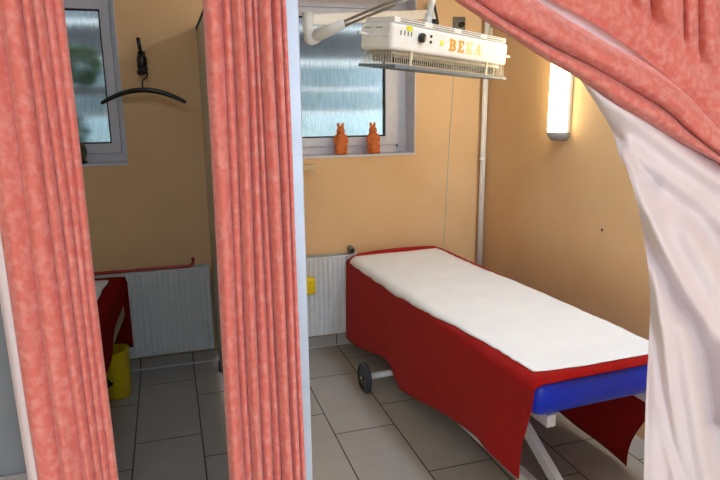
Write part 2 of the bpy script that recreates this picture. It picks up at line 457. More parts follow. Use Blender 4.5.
# the lining side hanging down
S = [(577, 75), (597, 105), (611, 130), (617, 152), (626, 170), (640, 220), (649, 285), (648.5, 340), (645.5, 400), (643.5, 480), (642, 600), (641, 720)]
S = [Vector((p.x, p.y)) for p in resample([(x, y, 0) for x, y in S], 161)]
AT = [Vector((p.x, p.y)) for p in resample([(x, y, 0) for x, y in A[7:]], 121)]
def seg_d(p, pts):
    best = 1e9; side = 1
    for a, b in zip(pts, pts[1:]):
        a, b = Vector(a), Vector(b); ab = b-a
        t = min(1, max(0, (p-a).dot(ab)/ab.length_squared)); q = a+ab*t; d = (p-q).length
        if d < best: best = d; side = 1 if ab.x*(p.y-q.y)-ab.y*(p.x-q.x) > 0 else -1
    return best, side
RIDGE = [ # polyline, width, height (towards the room), asymmetric?
    ([(590, 88), (630, 116), (670, 146), (720, 182), (780, 215)], 12, 0.0304),
    ([(612, 130), (640, 166), (655, 182)], 6, -0.0180),
    ([(628, 150), (652, 170), (690, 196), (740, 240)], 11, 0.0247),
    ([(655, 180), (700, 215), (730, 262)], 10, -0.0190),
    ([(622, 160), (640, 200), (662, 250), (690, 300), (720, 345)], 12, 0.0304),
    ([(640, 222), (658, 262), (676, 298), (694, 322), (704, 352), (712, 420)], 7, -0.0418),
    ([(655, 275), (662, 330), (668, 400), (680, 480), (690, 640)], 10, 0.0266),
    ([(649, 300), (657, 340), (663, 390), (672, 440), (686, 490), (690, 600)], 5, -0.0190),
    ([(682, 330), (690, 380), (700, 440), (715, 520), (720, 640)], 13, 0.0342),
    ([(690, 235), (716, 285), (735, 350), (745, 480), (750, 640)], 16, 0.0304),
    ([(712, 350), (722, 440), (735, 560), (738, 640)], 9, -0.0266),
]
rows = []
for j in range(161):
    v = j/160; row = []
    s = S[j]; r_ = Vector((800, lerp(205, 720, v)))
    for i in range(121):
        u = i/120
        q = s.lerp(r_, u)
        q += ((AT[i]-S[0].lerp(Vector((800, 205)), u)))*(1-v)**3
        y = YC+.022
        for pts, w, h in RIDGE:
            d, sd = seg_d(q, pts)
            if d < 4*w: y -= h*math.exp(-(d/w)**2)
        y += .012*math.exp(-((u*150)/6)**2)   # turned edge
        y -= .006*noise.noise(Vector((q.x*.02, q.y*.012, 2)))
        p = at(q.x, q.y, y)
        row.append(p)
    rows.append(row)
solid(obj('lining', grid(bmesh.new(), rows), 'lining', rc, True), .002)

# ------------------------------------------------------------------ radiators
def radiator(label, x0, x1, valve):
    z0, z1, yf = .115, .60, 3.455
    t = thing('radiator', label, 'radiator', (0, 0, 0))
    n = int((x1-x0)/.0285); bm = bmesh.new(); pr = []
    w = (x1-x0)/n
    for i in range(n):
        xa = x0+i*w
        pr += [(xa, yf+.006), (xa+w*.16, yf+.006), (xa+w*.30, yf), (xa+w*.86, yf)]
    pr.append((x1, yf+.006))
    ring = [[bm.verts.new((x, y, z)) for z in (z0, z1)] for x, y in pr]
    back = [[bm.verts.new((x, yf+.02, z)) for z in (z0, z1)] for x in (x1, x0)]
    ring += back
    for a, b in zip(ring, ring[1:]+ring[:1]): bm.faces.new((a[0], b[0], b[1], a[1]))
    bm.faces.new([r_[0] for r_ in ring]); bm.faces.new([r_[1] for r_ in ring])
    obj('front_panel', bm, 'rad', t)
    obj('rear_panel', bx((x0, 3.515, z0), (x1, 3.53, z1), .003), 'rad', t)
    bm = bmesh.new(); box(bm, (x0, yf+.004, z1), (x1, yf+.014, z1+.008)); box(bm, (x0, 3.52, z1), (x1, 3.53, z1+.008))
    k = int((x1-x0)/.014)
    for i in range(k+1):
        x = lerp(x0, x1-.004, i/k); box(bm, (x, yf+.014, z1), (x+.004, 3.52, z1+.008))
    obj('top_grille', bm, 'rad', t)
    bm = bmesh.new()
    bm.free()
    for x in (x0, x1-.004): obj('side_cover', bx((x, yf+.02, z0), (x+.004, 3.515, z1)), 'rad', t)
    for x in (x0+.1, x1-.1): obj('bracket', bx((x-.015, 3.53, .2), (x+.015, YB-.001, .5)), 'rad', t)
    if valve:
        v = obj('valve', tb([(x1-.05, 3.50, z1+.005), (x1-.05, 3.50, z1+.045)], .014), 'chrome', t, True)
        obj('valve_knob', lathe(bmesh.new(), [(0, -.03), (.016, -.03), (.020, -.02), (.020, .02), (.017, .03), (0, .03)], 20, Matrix.Translation((x1-.05, 3.47, z1+.04)) @ Matrix.Rotation(R(90), 4, 'X')), 'dgrey', v, True)
        obj('valve_cap', lathe(bmesh.new(), [(0, 0), (.012, 0), (.012, .006), (0, .006)], 16, Matrix.Translation((x1-.05, 3.44, z1+.04)) @ Matrix.Rotation(R(90), 4, 'X')), 'black', v, True)
    return t
radiator('white ribbed panel radiator under left window, red stick lying on it', -.95, .182, False)
radiator('white ribbed panel radiator behind head of red-draped treatment couch', .25, 1.075, True)

# red stick on the left radiator
ps = [at(60, 275, 3.49)]
pts = []
zt = .608+.008
a = Vector((-.52, 3.485, zt)); b = Vector((.055, 3.485, zt))
pts = [a.lerp(b, i/14)+Vector((0, 0, .0)) for i in range(15)]
for k in range(1, 12):
    th = k/11*R(150); r_ = .024
    pts.append(b+Vector((.012+.012*k/11+r_*math.sin(th)*.9, 0, r_*(1-math.cos(th)))))
tag(obj('hooked_stick', tb(pts, .0085, 12), 'redplast', None, True), 'thin glossy red stick with a curled end lying on left radiator', 'stick')

# yellow container hanging on the right radiator
t = thing('hanging_container', 'yellow plastic container hung on right radiator beside partition post', 'container', (.70, 3.428, .395))
bm = bx((-.075, -.03, 0), (.085, .022, .105), .015); obj('tank', bm, 'yellow', t, True)
obj('strap', bx((-.04, .004, .10), (.032, .022, .212), .004), 'yellow', t)
obj('hook', bx((-.02, .004, .208), (.02, .026, .224), .003), 'yellow', t)

# small wooden shelf on the back wall
t = thing('wall_shelf', 'small pale wooden shelf on the back wall below right window', 'shelf', (.70, YB, 1.126))
obj('board', bx((-.14, -.07, 0), (.122, 0, .032), .004), 'wood', t)
obj('support', bx((-.10, -.05, -.03), (-.02, 0, 0), .004), 'wood', t)

# ------------------------------------------------------------------ pipe, cable, sockets, nail
t = thing('heating_pipe', 'thin white vertical pipe in the back right corner', 'pipe', (1.925, 3.515, 0))
obj('pipe_run', tb([(0, 0, 0), (0, 0, ZC)], .014, 14), 'white', t, True)
obj('pipe_run', tb([(.026, .018, 0), (.026, .018, ZC)], .007, 10), 'white', t, True)
for z in (1.15, 2.0):
    obj('clamp', lathe(bmesh.new(), [(.013, -.010), (.019, -.008), (.019, .008), (.013, .010)], 16, Matrix.Translation((0, 0, z))), 'white', t, True)
    obj('clamp_stud', tb([(0, .012, z), (0, .045, z)], .004), 'chrome', t)
obj('fitting', bx((.012, -.02, 1.80), (.034, .01, 1.95), .003), 'wire', t)
cp = [at(458, 34, 3.555), at(455, 60, 3.555), at(453, 95, 3.555), at(450, 140, 3.555), at(447, 190, 3.555), at(444, 240, 3.555), at(443, 262, 3.555), Vector((1.71, 3.5565, .2)), Vector((1.71, 3.544, .06)), Vector((1.71, 3.54, .0035))]
tag(obj('cable', tb(resample(cp, 40), .0032, 8), 'wire', None, True), 'thin pale cable running down the back wall from the socket', 'cable')
def socket(px, py, w, m, label, name, cat):
    c = at(px, py, 3.555)
    t = thing(name, label, cat, (c.x, YB, c.z))
    obj('plate', bx((-w/2, -.012, -w/2), (w/2, 0, w/2), .004), m, t)
    return t
t = socket(459, 24, .082, 'dgrey', 'grey wall socket with a plug above the white therapy lamp', 'wall_socket', 'socket')
obj('insert', lathe(bmesh.new(), [(0, 0), (.026, 0), (.028, .004), (0, .004)], 24, Matrix.Translation((.004, -.012, -.004)) @ Matrix.Rotation(R(90), 4, 'X')), 'grey', t, True)
pl = obj('plug', lathe(bmesh.new(), [(0, 0), (.017, 0), (.017, .022), (.012, .032), (0, .032)], 18, Matrix.Translation((.006, -.016, -.006)) @ Matrix.Rotation(R(90), 4, 'X')), 'black', t, True)
c = at_x(602, 230, XR)
t = thing('wall_plug', 'small dark wall plug in the bare right wall', 'wall plug', (XR, c.y, c.z))
obj('collar', lathe(bmesh.new(), [(.003, 0), (.007, 0), (.006, .003), (.003, .003)], 14, Matrix.Rotation(R(-90), 4, 'Y')), 'dgrey', t, True)
obj('screw', lathe(bmesh.new(), [(0, 0), (.003, 0), (.003, .002), (0, .003)], 10, Matrix.Rotation(R(-90), 4, 'Y')), 'black', t, True)

# ------------------------------------------------------------------ wall light
t = thing('wall_light', 'lit vertical tube light with grey end caps on the right wall', 'light', (XR, 2.745, 1.348))
Lh = .62
obj('backplate', bx((-.018, -.062, .0), (0, .062, Lh), .003), 'wire', t)
bm = bmesh.new(); prof = []
for k in range(17):
    a = -PI/2+PI*k/16; prof.append((-.018-.066*math.cos(a), .055*math.sin(a)))
for z in (.006, Lh-.006): pass
lo_ = [bm.verts.new((x, y, .004)) for x, y in prof]; hi_ = [bm.verts.new((x, y, Lh-.004)) for x, y in prof]
for i in range(16): bm.faces.new((lo_[i], lo_[i+1], hi_[i+1], hi_[i]))
bm.faces.new(lo_); bm.faces.new(hi_); bm.faces.new((lo_[0], lo_[-1], hi_[-1], hi_[0]))
obj('diffuser', bm, 'tube', t, True)
for z0, z1, s in ((-.04, .004, 1), (Lh-.004, Lh+.04, -1)):
    bm = bmesh.new(); lv = []
    for z, sc in ((z0, .72 if s > 0 else 1.04), (lerp(z0, z1, .5), .98 if s > 0 else .98), (z1, 1.04 if s > 0 else .72)):
        lv.append([bm.verts.new((-.002+(x+.002)*sc, y*sc, z)) for x, y in [(0, -.055)]+prof+[(0, .055)]])
    n = len(lv[0])
    for a, b in zip(lv, lv[1:]):
        for i in range(n): bm.faces.new((a[i], a[(i+1) % n], b[(i+1) % n], b[i]))
    bm.faces.new(lv[0]); bm.faces.new(lv[-1])
    obj('end_cap', bm, 'grey', t, True)

# ------------------------------------------------------------------ therapy lamp
U = Vector((.877, .479, -.036)).normalized(); Nn = Vector((.479, -.878, 0)).normalized(); Dn = Vector((-.066, .046, -.997)).normalized()
Nn = U.cross(Dn).normalized()*-1
if Nn.y > 0: Nn = -Nn
Dn = U.cross(Nn); Dn = Dn if Dn.z < 0 else -Dn
LM = Matrix((U, -Nn, -Dn)).transposed().to_4x4(); LM.translation = Vector((.860, 2.3, 1.826))
# local: x along, y away from the camera, z up; origin = front top left corner
lp = thing('therapy_lamp', 'white therapy lamp with wire cage on a folding wall arm above red-draped couch', 'lamp')
lp.matrix_world = LM
LL, LD_, LHh = .851, .17, .122
obj('housing', bx((0, 0, -LHh), (LL, LD_, -.018), .016), 'white', lp, False)
# lid with slots
lid = obj('lid', bx((.015, .004, -.018), (LL-.02, LD_-.01, .004), .004), 'white', lp)
for i in range(4):
    x = .05+i*.205; obj('vent_slot', bx((x, -.0005+.003, -.013), (x+.15, .006, -.008)), 'grey', lid)
    obj('vent_slot', bx((x, .0025, -.004), (x+.15, .006, .0005)), 'grey', lid)
for y in (.05, .11): obj('side_slot', bx((-.001, y, -.040), (.002, y+.035, -.036)), 'grey', lp)
obj('side_rib', bx((-.003, .012, -.072), (.002, LD_-.05, -.062), .001), 'white', lp)
obj('peg', tb([(.0, .12, -.068), (-.06, .12, -.062)], .007), 'white', lp, True)
obj('peg', tb([(LL, .014, -.075), (LL+.04, .014, -.075)], .006), 'white', lp, True)
def disc(x, z, r, h, m, name, lab=None):
    o = obj(name, lathe(bmesh.new(), [(0, 0), (r, 0), (r, h*.8), (r*.9, h), (0, h)], 24, Matrix.Translation((x, 0, z)) @ Matrix.Rotation(R(90), 4, 'X')), m, lp, True)
    if lab: o['label'] = lab
    return o
disc(.178, -.060, .019, .016, 'black', 'dial', 'black round dial')
disc(.243, -.048, .006, .005, 'black', 'button'); disc(.243, -.070, .006, .005, 'black', 'button')
disc(.322, -.066, .0115, .001, 'yellow_dot', 'dot', 'round yellow dot')
obj('sticker', bx((.085, -.001, -.042), (.122, 0, -.024)), 'yellow_dot', lp)['label'] = 'small yellow sticker'
for x in (.050, .072, .094, .114): obj('switch', bx((x, -.004, -.062), (x+.003, 0, -.044)), 'grey', lp)
# lettering in slab capitals, bars and arcs a hair proud of the housing
def bars(items, x, z, s):
    bm = bmesh.new()
    for it in items:
        if it[0] == 'r':
            _, a, b, c, d = it; box(bm, (x+a*s, -.0012, z+b*s), (x+c*s, 0, z+d*s))
        elif it[0] == 'q':   # quad
            pts = it[1]; v0 = [bm.verts.new((x+a*s, -.0012, z+b*s)) for a, b in pts]; v1 = [bm.verts.new((x+a*s, 0, z+b*s)) for a, b in pts]
            bm.faces.new(v0); bm.faces.new(v1)
            for i in range(len(pts)): bm.faces.new((v0[i], v0[(i+1) % len(pts)], v1[(i+1) % len(pts)], v1[i]))
        else:                # arc ring: centre, outer radii, inner radii
            _, cx, cz, ro, zo, ri, zi = it; n = 10
            o0 = []; i0 = []
            for k in range(n+1):
                a = -PI/2+PI*k/n
                o0.append((cx+ro*math.cos(a), cz+zo*math.sin(a))); i0.append((cx+ri*math.cos(a), cz+zi*math.sin(a)))
            for k in range(n):
                pts = [o0[k], o0[k+1], i0[k+1], i0[k]]
                v0 = [bm.verts.new((x+a*s, -.0012, z+b*s)) for a, b in pts]; v1 = [bm.verts.new((x+a*s, 0, z+b*s)) for a, b in pts]
                bm.faces.new(v0); bm.faces.new(v1[::-1])
                for i in range(4): bm.faces.new((v0[i], v0[(i+1) % 4], v1[(i+1) % 4], v1[i]))
    return bm
gB = [('r', 0, 0, .55, .17), ('r', 0, .83, .55, 1), ('r', .12, .17, .42, .83), ('r', .42, .43, .58, .57),
      ('a', .55, .285, .45, .285, .12, .12), ('a', .52, .725, .42, .275, .12, .11)]
gE = [('r', 0, 0, .85, .17), ('r', 0, .83, .82, 1), ('r', .12, .17, .42, .83), ('r', .42, .43, .62, .57), ('r', .70, .17, .85, .34), ('r', .68, .66, .82, .83)]
gK = [('r', 0, 0, .5, .16), ('r', 0, .84, .5, 1), ('r', .12, .16, .40, .84), ('q', [(.40, .40), (.72, .84), (.86, .84), (.40, .22)]), ('q', [(.46, .56), (.62, .62), (.95, .16), (.68, .16)]),
      ('r', .62, 0, 1.02, .16), ('r', .62, .84, 1.0, 1)]
gA = [('r', 0, 0, .36, .16), ('r', .56, 0, 1.06, .16), ('q', [(.10, .16), (.22, .16), (.56, 1), (.42, 1)]), ('q', [(.62, .16), (.94, .16), (.64, 1), (.42, 1)]), ('r', .26, .30, .72, .42)]
lx, lz, ls = .374, -.093, .050
for g, dx, m in ((gB, 0, 'orange'), (gE, 1.32, 'orange'), (gK, 2.55, 'glare_print'), (gA, 3.95, 'glare_print')):
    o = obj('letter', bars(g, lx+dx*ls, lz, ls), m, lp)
    if m == 'glare_print': o['label'] = 'letter painted pale yellow as if washed by glare'
# wire cage below
cg = obj('cage_frame', bmesh.new(), 'wgrey', lp)
bm = bmesh.new(); zb = -LHh-.052
box(bm, (.02, -.012, zb-.012), (LL-.005, -.004, zb)); box(bm, (.02, LD_+.01, zb-.012), (LL-.005, LD_+.018, zb))
box(bm, (.02, -.004, zb-.012), (.028, LD_+.01, zb)); box(bm, (LL-.013, -.004, zb-.012), (LL-.005, LD_+.01, zb))
for k in range(9):
    y = lerp(.012, LD_-.004, k/8); box(bm, (.028, y-.0016, zb-.009), (LL-.013, y+.0016, zb-.005))
bm.to_mesh(cg.data); bm.free()
bm = bmesh.new()
n = 62
for i in range(n+1):
    x = lerp(.026, LL-.02, i/n)
    tube(bm, [(x, -.006, zb-.004), (x, .004, -LHh-.002)], .0014, 5)
    tube(bm, [(x, LD_+.012, zb-.004), (x, LD_-.006, -LHh-.002)], .0014, 5)
for k in range(1, 12):
    y = lerp(0, LD_, k/12)
    tube(bm, [(.024, y, zb-.004), (.024, y, -LHh-.002)], .0014, 5); tube(bm, [(LL-.009, y, zb-.004), (LL-.02, y, -LHh-.002)], .0014, 5)
obj('cage_wires', bm, 'wire', lp)
for x in (.11, .66): obj('cage_strut', bx((x, -.012, zb), (x+.012, -.003, -LHh+.004), .001), 'wire', lp)
obj('reflector', bx((.03, .02, -LHh-.014), (LL-.03, LD_-.02, -LHh), .003), 'chrome', lp)
for y in (.05, .12): obj('heating_bar', tb([(.05, y, -LHh-.03), (LL-.05, y, -LHh-.03)], .008, 10), 'black', lp, True)
for x in (.05, LL-.05):
    obj('bar_holder', bx((x-.006, .035, -LHh-.04), (x+.006, .135, -LHh-.012)), 'grey', lp)
# arm: bracket on the partition, elbow, twin tubes rising to a joint above, rod down to the lid
iM = LM.inverted()
def W(v): return iM @ Vector(v)
BW = at(431, 13.5, 3.548); J1 = at(308, 20, 3.0); J2 = at(312.5, 37, 2.98); J3 = at(434, -14, 2.46)
def wobj(name, bm, m, smooth=True):
    o = obj(name, bm, m, lp, smooth); o.matrix_parent_inverse = iM; return o
wobj('wall_bracket', bx((BW.x-.035, YB-.014, BW.z-.055), (BW.x+.035, YB-.001, BW.z+.055), .004), 'wire')
wobj('bracket_hub', tb([(BW.x-.01, YB-.05, BW.z-.05), (BW.x-.01, YB-.05, BW.z+.04)], .024, 16), 'white')
wobj('bracket_arm', tb([(BW.x, YB-.01, BW.z-.01), (BW.x-.01, YB-.05, BW.z-.01)], .018, 12), 'white')
def flatbar(a, b, w, h):
    d = Vector(b)-Vector(a); q = d.to_track_quat('Y', 'Z').to_matrix().to_4x4(); q.translation = Vector(a)
    return box(bmesh.new(), (-w/2, 0, -h/2), (w/2, d.length, h/2), q, .006)
wobj('arm', flatbar((BW.x-.01, YB-.05, BW.z-.01), J1, .03, .052), 'white', False)
wobj('elbow', tb([J1+Vector((0, 0, .035)), J1+Vector((0, 0, -.04)), J2+Vector((0, 0, -.004))], .027, 18), 'white')
dv = (J3-J2).normalized()
wobj('arm_sleeve', tb([J2, J2+dv*.20], .026, 16, rfun=lambda t: lerp(.032, .021, t)), 'white')
wobj('pivot_cap', lathe(bmesh.new(), [(0, -.03), (.036, -.034), (.036, .034), (0, .034)], 24, Matrix.Translation(J2) @ Matrix.Rotation(R(90), 4, 'X')), 'white')
wobj('pivot_screw', lathe(bmesh.new(), [(0, 0), (.009, 0), (.008, .004), (0, .004)], 16, Matrix.Translation(J2+Vector((0, -.034, 0))) @ Matrix.Rotation(R(90), 4, 'X')), 'grey')
for off in (.010, -.010): wobj('arm_tube', tb([J2+dv*.18+Vector((0, 0, off)), J3+Vector((0, 0, off))], .0065, 10), 'chrome')
top_l = LM @ Vector((.335, LD_*.5, .004))
J3 = Vector(J3)
wobj('drop_rod', tb([J3+Vector((0, 0, .03)), Vector((lerp(J3.x, top_l.x, .5), lerp(J3.y, top_l.y, .5), lerp(J3.z, top_l.z, .45))), top_l+Vector((0, 0, .03)), top_l], .014, 14), 'white')
wobj('joint', lathe(bmesh.new(), [(0, -.03), (.024, -.03), (.024, .03), (0, .03)], 20, Matrix.Translation(J3) @ Matrix.Rotation(R(90), 4, 'X')), 'white')
wobj('mount_collar', lathe(bmesh.new(), [(.026, 0), (.026, .012), (.018, .05), (.013, .06)], 20, Matrix.Translation(top_l)), 'white')
tp = top_l+Vector((.012, -.03, .012))
wobj('clamp_lever', tb([tp, tp+Vector((.012, -.004, .0)), tp+Vector((-.012, -.012, .075))], .007, 10), 'black')
wobj('lever_hub', lathe(bmesh.new(), [(0, -.012), (.014, -.012), (.014, .012), (0, .012)], 16, Matrix.Translation(tp) @ Matrix.Rotation(R(90), 4, 'Y')), 'black')

# ------------------------------------------------------------------ treatment couch on the right
BR = R(3.0); bed = thing('treatment_couch', 'treatment couch with blue vinyl top on white wheeled frame, under red towel', 'couch', (1.36, 2.53, 0), BR)
HW, HL, HN, ZT_, ZB_ = .31, .918, .925, .60, .462
iB = bed.rotation_euler.to_matrix().to_4x4(); iB.translation = bed.location; iBi = iB.inverted()
bm = bx((-HW, -HN, ZB_), (HW, HL, ZT_), .05); obj('mattress', bm, 'blue', bed, True)
for s in (-1, 1): obj('side_rail', bx((s*.225-.018, -HN+.02, ZB_-.045), (s*.225+.018, HL-.06, ZB_), .003), 'frame', bed)
for y in (-.55, .0, .55): obj('cross_rail', bx((-.217, y-.02, ZB_-.04), (.217, y+.02, ZB_-.005), .003), 'frame', bed)
def ploc(px, py, xl):
    o = iBi @ CAM; d = iBi.to_3x3() @ ray(px, py); return o+d*((xl-o.x)/d.x)
def beam(a, b, w, h):
    a, b = Vector(a), Vector(b); d = b-a; L = d.length
    q = d.to_track_quat('Y', 'Z').to_matrix().to_4x4(); q.translation = a
    return box(bmesh.new(), (-w/2, 0, -h/2), (w/2, L, h/2), q, .003)
for s in (-1,):
    xl = s*.17; xi = s*.12
    obj('scissor_leg', beam((xi, -.33, ZB_-.05), (xi, -.93, .075), .03, .045), 'frame', bed)
    obj('scissor_leg', beam((xi, .62, ZB_-.05), (xi, .05, .085), .03, .045), 'frame', bed)
    obj('base_rail', bx((xl-.02, -.96, .062), (xl+.02, .56, .105), .004), 'frame', bed)
    xl = xi
    obj('pivot_plate', bx((xl-.02, -.39, ZB_-.085), (xl+.02, -.27, ZB_-.04), .003), 'frame', bed)
    obj('pivot_plate', bx((xl-.02, .56, ZB_-.085), (xl+.02, .68, ZB_-.04), .003), 'frame', bed)
    obj('hanger_beam', bx((min(xl, s*.25), -.35, ZB_-.045), (max(xl, s*.25), -.31, ZB_-.01), .003), 'frame', bed)
    obj('hanger_beam', bx((min(xl, s*.25), .60, ZB_-.045), (max(xl, s*.25), .64, ZB_-.01), .003), 'frame', bed)
wc = Vector((-.425, .37, 0))
obj('wheel_axle', tb([(wc.x+.016, wc.y, .078), (.38, wc.y, .078)], .017, 14), 'frame', bed, True)
def wheel(x, y, s):
    r_ = .078
    mt = Matrix.Translation((x, y, r_)) @ Matrix.Rotation(R(90), 4, 'Y')
    w = obj('wheel', lathe(bmesh.new(), [(.058, -.015), (.070, -.016), (r_, -.011), (r_, .011), (.070, .016), (.058, .015)], 36, mt), 'dkgrey', bed, True)
    obj('wheel_hub', lathe(bmesh.new(), [(0, -.016), (.012, -.016), (.014, -.012), (.059, -.012), (.059, .012), (.014, .012), (.012, .016), (0, .016)], 30, mt), 'black', w, False)
    obj('axle_cap', lathe(bmesh.new(), [(0, -.020), (.007, -.020), (.007, .020), (0, .020)], 14, mt), 'chrome', w, True)
wheel(wc.x, wc.y, -1); wheel(.395, wc.y, 1)
for s in (-1, .6):
    obj('foot', lathe(bmesh.new(), [(0, 0), (.03, 0), (.032, .012), (.018, .03), (.014, .065), (0, .065)], 20, Matrix.Translation((s*.17, -.92, 0))), 'black', bed, True)
obj('base_crossbar', bx((-.15, -.95, .066), (.15, -.91, .10), .003), 'frame', bed)

# red towel over the couch
hemL = sorted([(ploc(*q, -.335).y, ploc(*q, -.335).z) for q in [(521, 477), (480, 437), (430, 407), (400, 388), (388, 364), (380, 356), (362, 349)]])
hemL = [(y, max(.05, z-.025*sstep(.55, .9, -y))) for y, z in hemL if y < .93]+[(.95, .08)]
hemR = [(-.9, .20), (-.76, .012), (-.4, .04), (.2, .12), (.9, .16)]
def towel():
    rows = []
    ys = [-HN-.001, -HN+.004, -HN+.010, -HN+.016, -HN+.024]+[lerp(-HN+.04, HL-.03, i/88) for i in range(89)]+[HL-.015, HL+.0, HL+.010, HL+.012, HL+.014]
    for j, y in enumerate(ys):
        zl = pw(hemL, y); zr = pw(hemR, y)
        prof = []; o = .010
        for k in range(26):
            s = k/25; z = lerp(zl, ZT_-.035, s); w = (1-s)
            wave = (.010*math.sin(y*9+1.5)+.010*noise.noise(Vector((y*4, 2, z*2))))*w+.012*w
            if zl < ZT_-.05: prof.append((-HW-o-wave, z))
        for k in range(1, 9):
            a = PI*.5*k/8; r_ = .032+o; prof.append((-HW+.032-r_*math.cos(a), ZT_-.032+r_*math.sin(a)-.003))
        for k in range(1, 30):
            prof.append((lerp(-HW+.032, HW-.032, k/30), ZT_+o-.003+.020*sstep(.858, .888, y)*math.sin(PI*k/30)**.3+.0015*noise.noise(Vector((k*.4, y*4, 0)))))
        for k in range(0, 8):
            a = PI*.5*(1-k/8); r_ = .032+o; prof.append((HW-.032+r_*math.cos(a), ZT_-.032+r_*math.sin(a)-.003))
        for k in range(26):
            s = 1-k/25; z = lerp(zr, ZT_-.035, s); w = 1-s
            wave = (.010*math.sin(y*8)+.010*noise.noise(Vector((y*4, 9, z*2))))*w+.008*w
            prof.append((HW+o+wave, z))
        row = []
        for (x, z) in prof:
            yy = y; zz = z
            if y < -HN+.02:      # short lip over the near end, rounded like the vinyl edge
                top = sstep(-HW-.008, -HW+.012, x)*(1-sstep(HW-.012, HW+.008, x))
                drop = {0: .014, 1: .010, 2: .006, 3: .003}.get(j, 0)
                zz = z-drop*top
                if x > HW+.004: yy += .10*sstep(.0, .5, ZT_-z)
            if y > HL-.02:
                top = sstep(-HW-.008, -HW+.012, x)*(1-sstep(HW-.012, HW+.008, x))
                n = j-(len(ys)-5); zz = z-(0, .014, .10, .19, .28)[max(0, n)]*top
            if x < -HW and y < -.6: yy += .05*sstep(.03, .30, ZT_-z)*sstep(.6, .9, -y)
            if x > HW+.004 and y < -.6: yy = max(yy, lerp(-HN, -.70, sstep(0, .55, ZT_-z)))+(y+HL)*.001
            row.append(Vector((x, yy, zz)))
        rows.append(row)
    return grid(bmesh.new(), rows)
tw = obj('towel', towel(), 'red', None, True); tw.location = bed.location; tw.rotation_euler = bed.rotation_euler
tag(tw, 'red terry towel draped over couch with blue vinyl top', 'towel'); solid(tw, .005, 1)

# paper sheet on the towel
def paper():
    rows = []
    ny, nx = 150, 40
    o = .0145
    for j in range(ny+1):
        v = j/ny; row = []
        for i in range(nx+1):
            u = i/nx
            yn = -HN+.027-.030*u*0; yl = lerp(yn+.004+.030*(1-u)**6, HL-.052, v)
            wl = .010*noise.noise(Vector((yl*7, 1, 0)))+.009*noise.noise(Vector((yl*22, 4, 0)))*abs(noise.noise(Vector((yl*5, 8, 0))))*2.5
            wr = .008*noise.noise(Vector((yl*6, 7, 0)))+.005*noise.noise(Vector((yl*22, 9, 0)))
            x0 = lerp(-HW+.028, -HW-.034, sstep(-.9, .3, yl))+wl; x1 = lerp(HW-.02, HW-.055, sstep(-.2, .5, yl))+wr
            x = lerp(x0, x1, u); y = yl+.005*noise.noise(Vector((x*9, 3, 1)))*(1 if v < .02 else .2)
            z = ZT_+o+.0016*noise.noise(Vector((x*5, y*5, 2)))
            r_ = .032+o
            if x < -HW+.032:     # follows the rounded edge
                d = -HW+.032-x; a = min(d/r_, 1.45)
                x = -HW+.032-r_*math.sin(a); z = ZT_-.032+r_*math.cos(a)
            row.append(Vector((x, y, z)))
        rows.append(row)
    return grid(bmesh.new(), rows)
pp = obj('paper_sheet', paper(), 'paper', None, True); pp.location = bed.location; pp.rotation_euler = bed.rotation_euler
tag(pp, 'long white paper sheet lying on the red towel of right couch', 'paper sheet'); solid(pp, .002, 1)

# ------------------------------------------------------------------ couch in the left cubicle
lc = thing('treatment_couch', 'cream couch in left cubicle, mostly hidden behind left coral curtain', 'couch', (-.652, 2.522, 0), R(-3.5))
obj('mattress', bx((-.32, -.86, .39), (.32, .86, .605), .02), 'cream', lc, True)
obj('frame', bx((-.24, -.80, .35), (.24, .80, .39), .004), 'frame', lc)
for sx in (-1, 1):
    for sy in (-1, 1): obj('leg', bx((sx*.15-.02, sy*.7-.02, 0), (sx*.15+.02, sy*.7+.02, .35), .003), 'frame', lc)
def left_towel():
    bm = bmesh.new(); X = .33
    rows = []
    for j in range(61):
        y = lerp(-.75, .868, j/60); row = []
        for k in range(24): row.append(Vector((lerp(-.30, .31, k/23), y, .585)))
        # the drop at the side: short where the towel is turned up into a slanted gap
        zb = pw([(-.75, .2), (-.10, .19), (-.03, .395), (.78, .535), (.868, .535)], y)
        for k in range(1, 5):
            a = PI/2*k/4; row.append(Vector((.31+.022*math.sin(a), y, .563+.022*math.cos(a))))
        for k in range(1, 16):
            s = k/15; row.append(Vector((.332+.012*s+.008*math.sin(y*12)*s, y, lerp(.563, zb, s))))
        rows.append(row)
    grid(bm, rows)
    # the far end, falling straight down
    rows = []
    for i in range(30):
        x = lerp(-.3, .345, i/29); row = [Vector((min(x, .335), .868, .585))]
        for k in range(1, 14):
            s = k/13; row.append(Vector((x, .875+.006*math.sin(x*30)*s, lerp(.580, .185, s))))
        rows.append(row)
    grid(bm, rows)
    return bm
lt = obj('towel', left_towel(), 'darkred', None, True, loc=lc.location+Vector((0, 0, .03))); lt.rotation_euler = lc.rotation_euler; solid(lt, .004, 0)
tag(lt, 'dark red towel draped over the cream couch in left cubicle', 'towel')
Pp = [[Vector((lerp(-.25, .265+.012*noise.noise(Vector((j*.3, 0, 0))), i/12), lerp(-.7, .80, j/40), .5925+.0012*noise.noise(Vector((i*.5, j*.2, 0))))) for i in range(13)] for j in range(41)]
lpap = obj('paper_sheet', grid(bmesh.new(), Pp), 'paper', None, True, loc=lc.location+Vector((0, 0, .03))); lpap.rotation_euler = lc.rotation_euler; solid(lpap, .0015, 1)
tag(lpap, 'white paper sheet on the dark red towel in left cubicle', 'paper sheet')

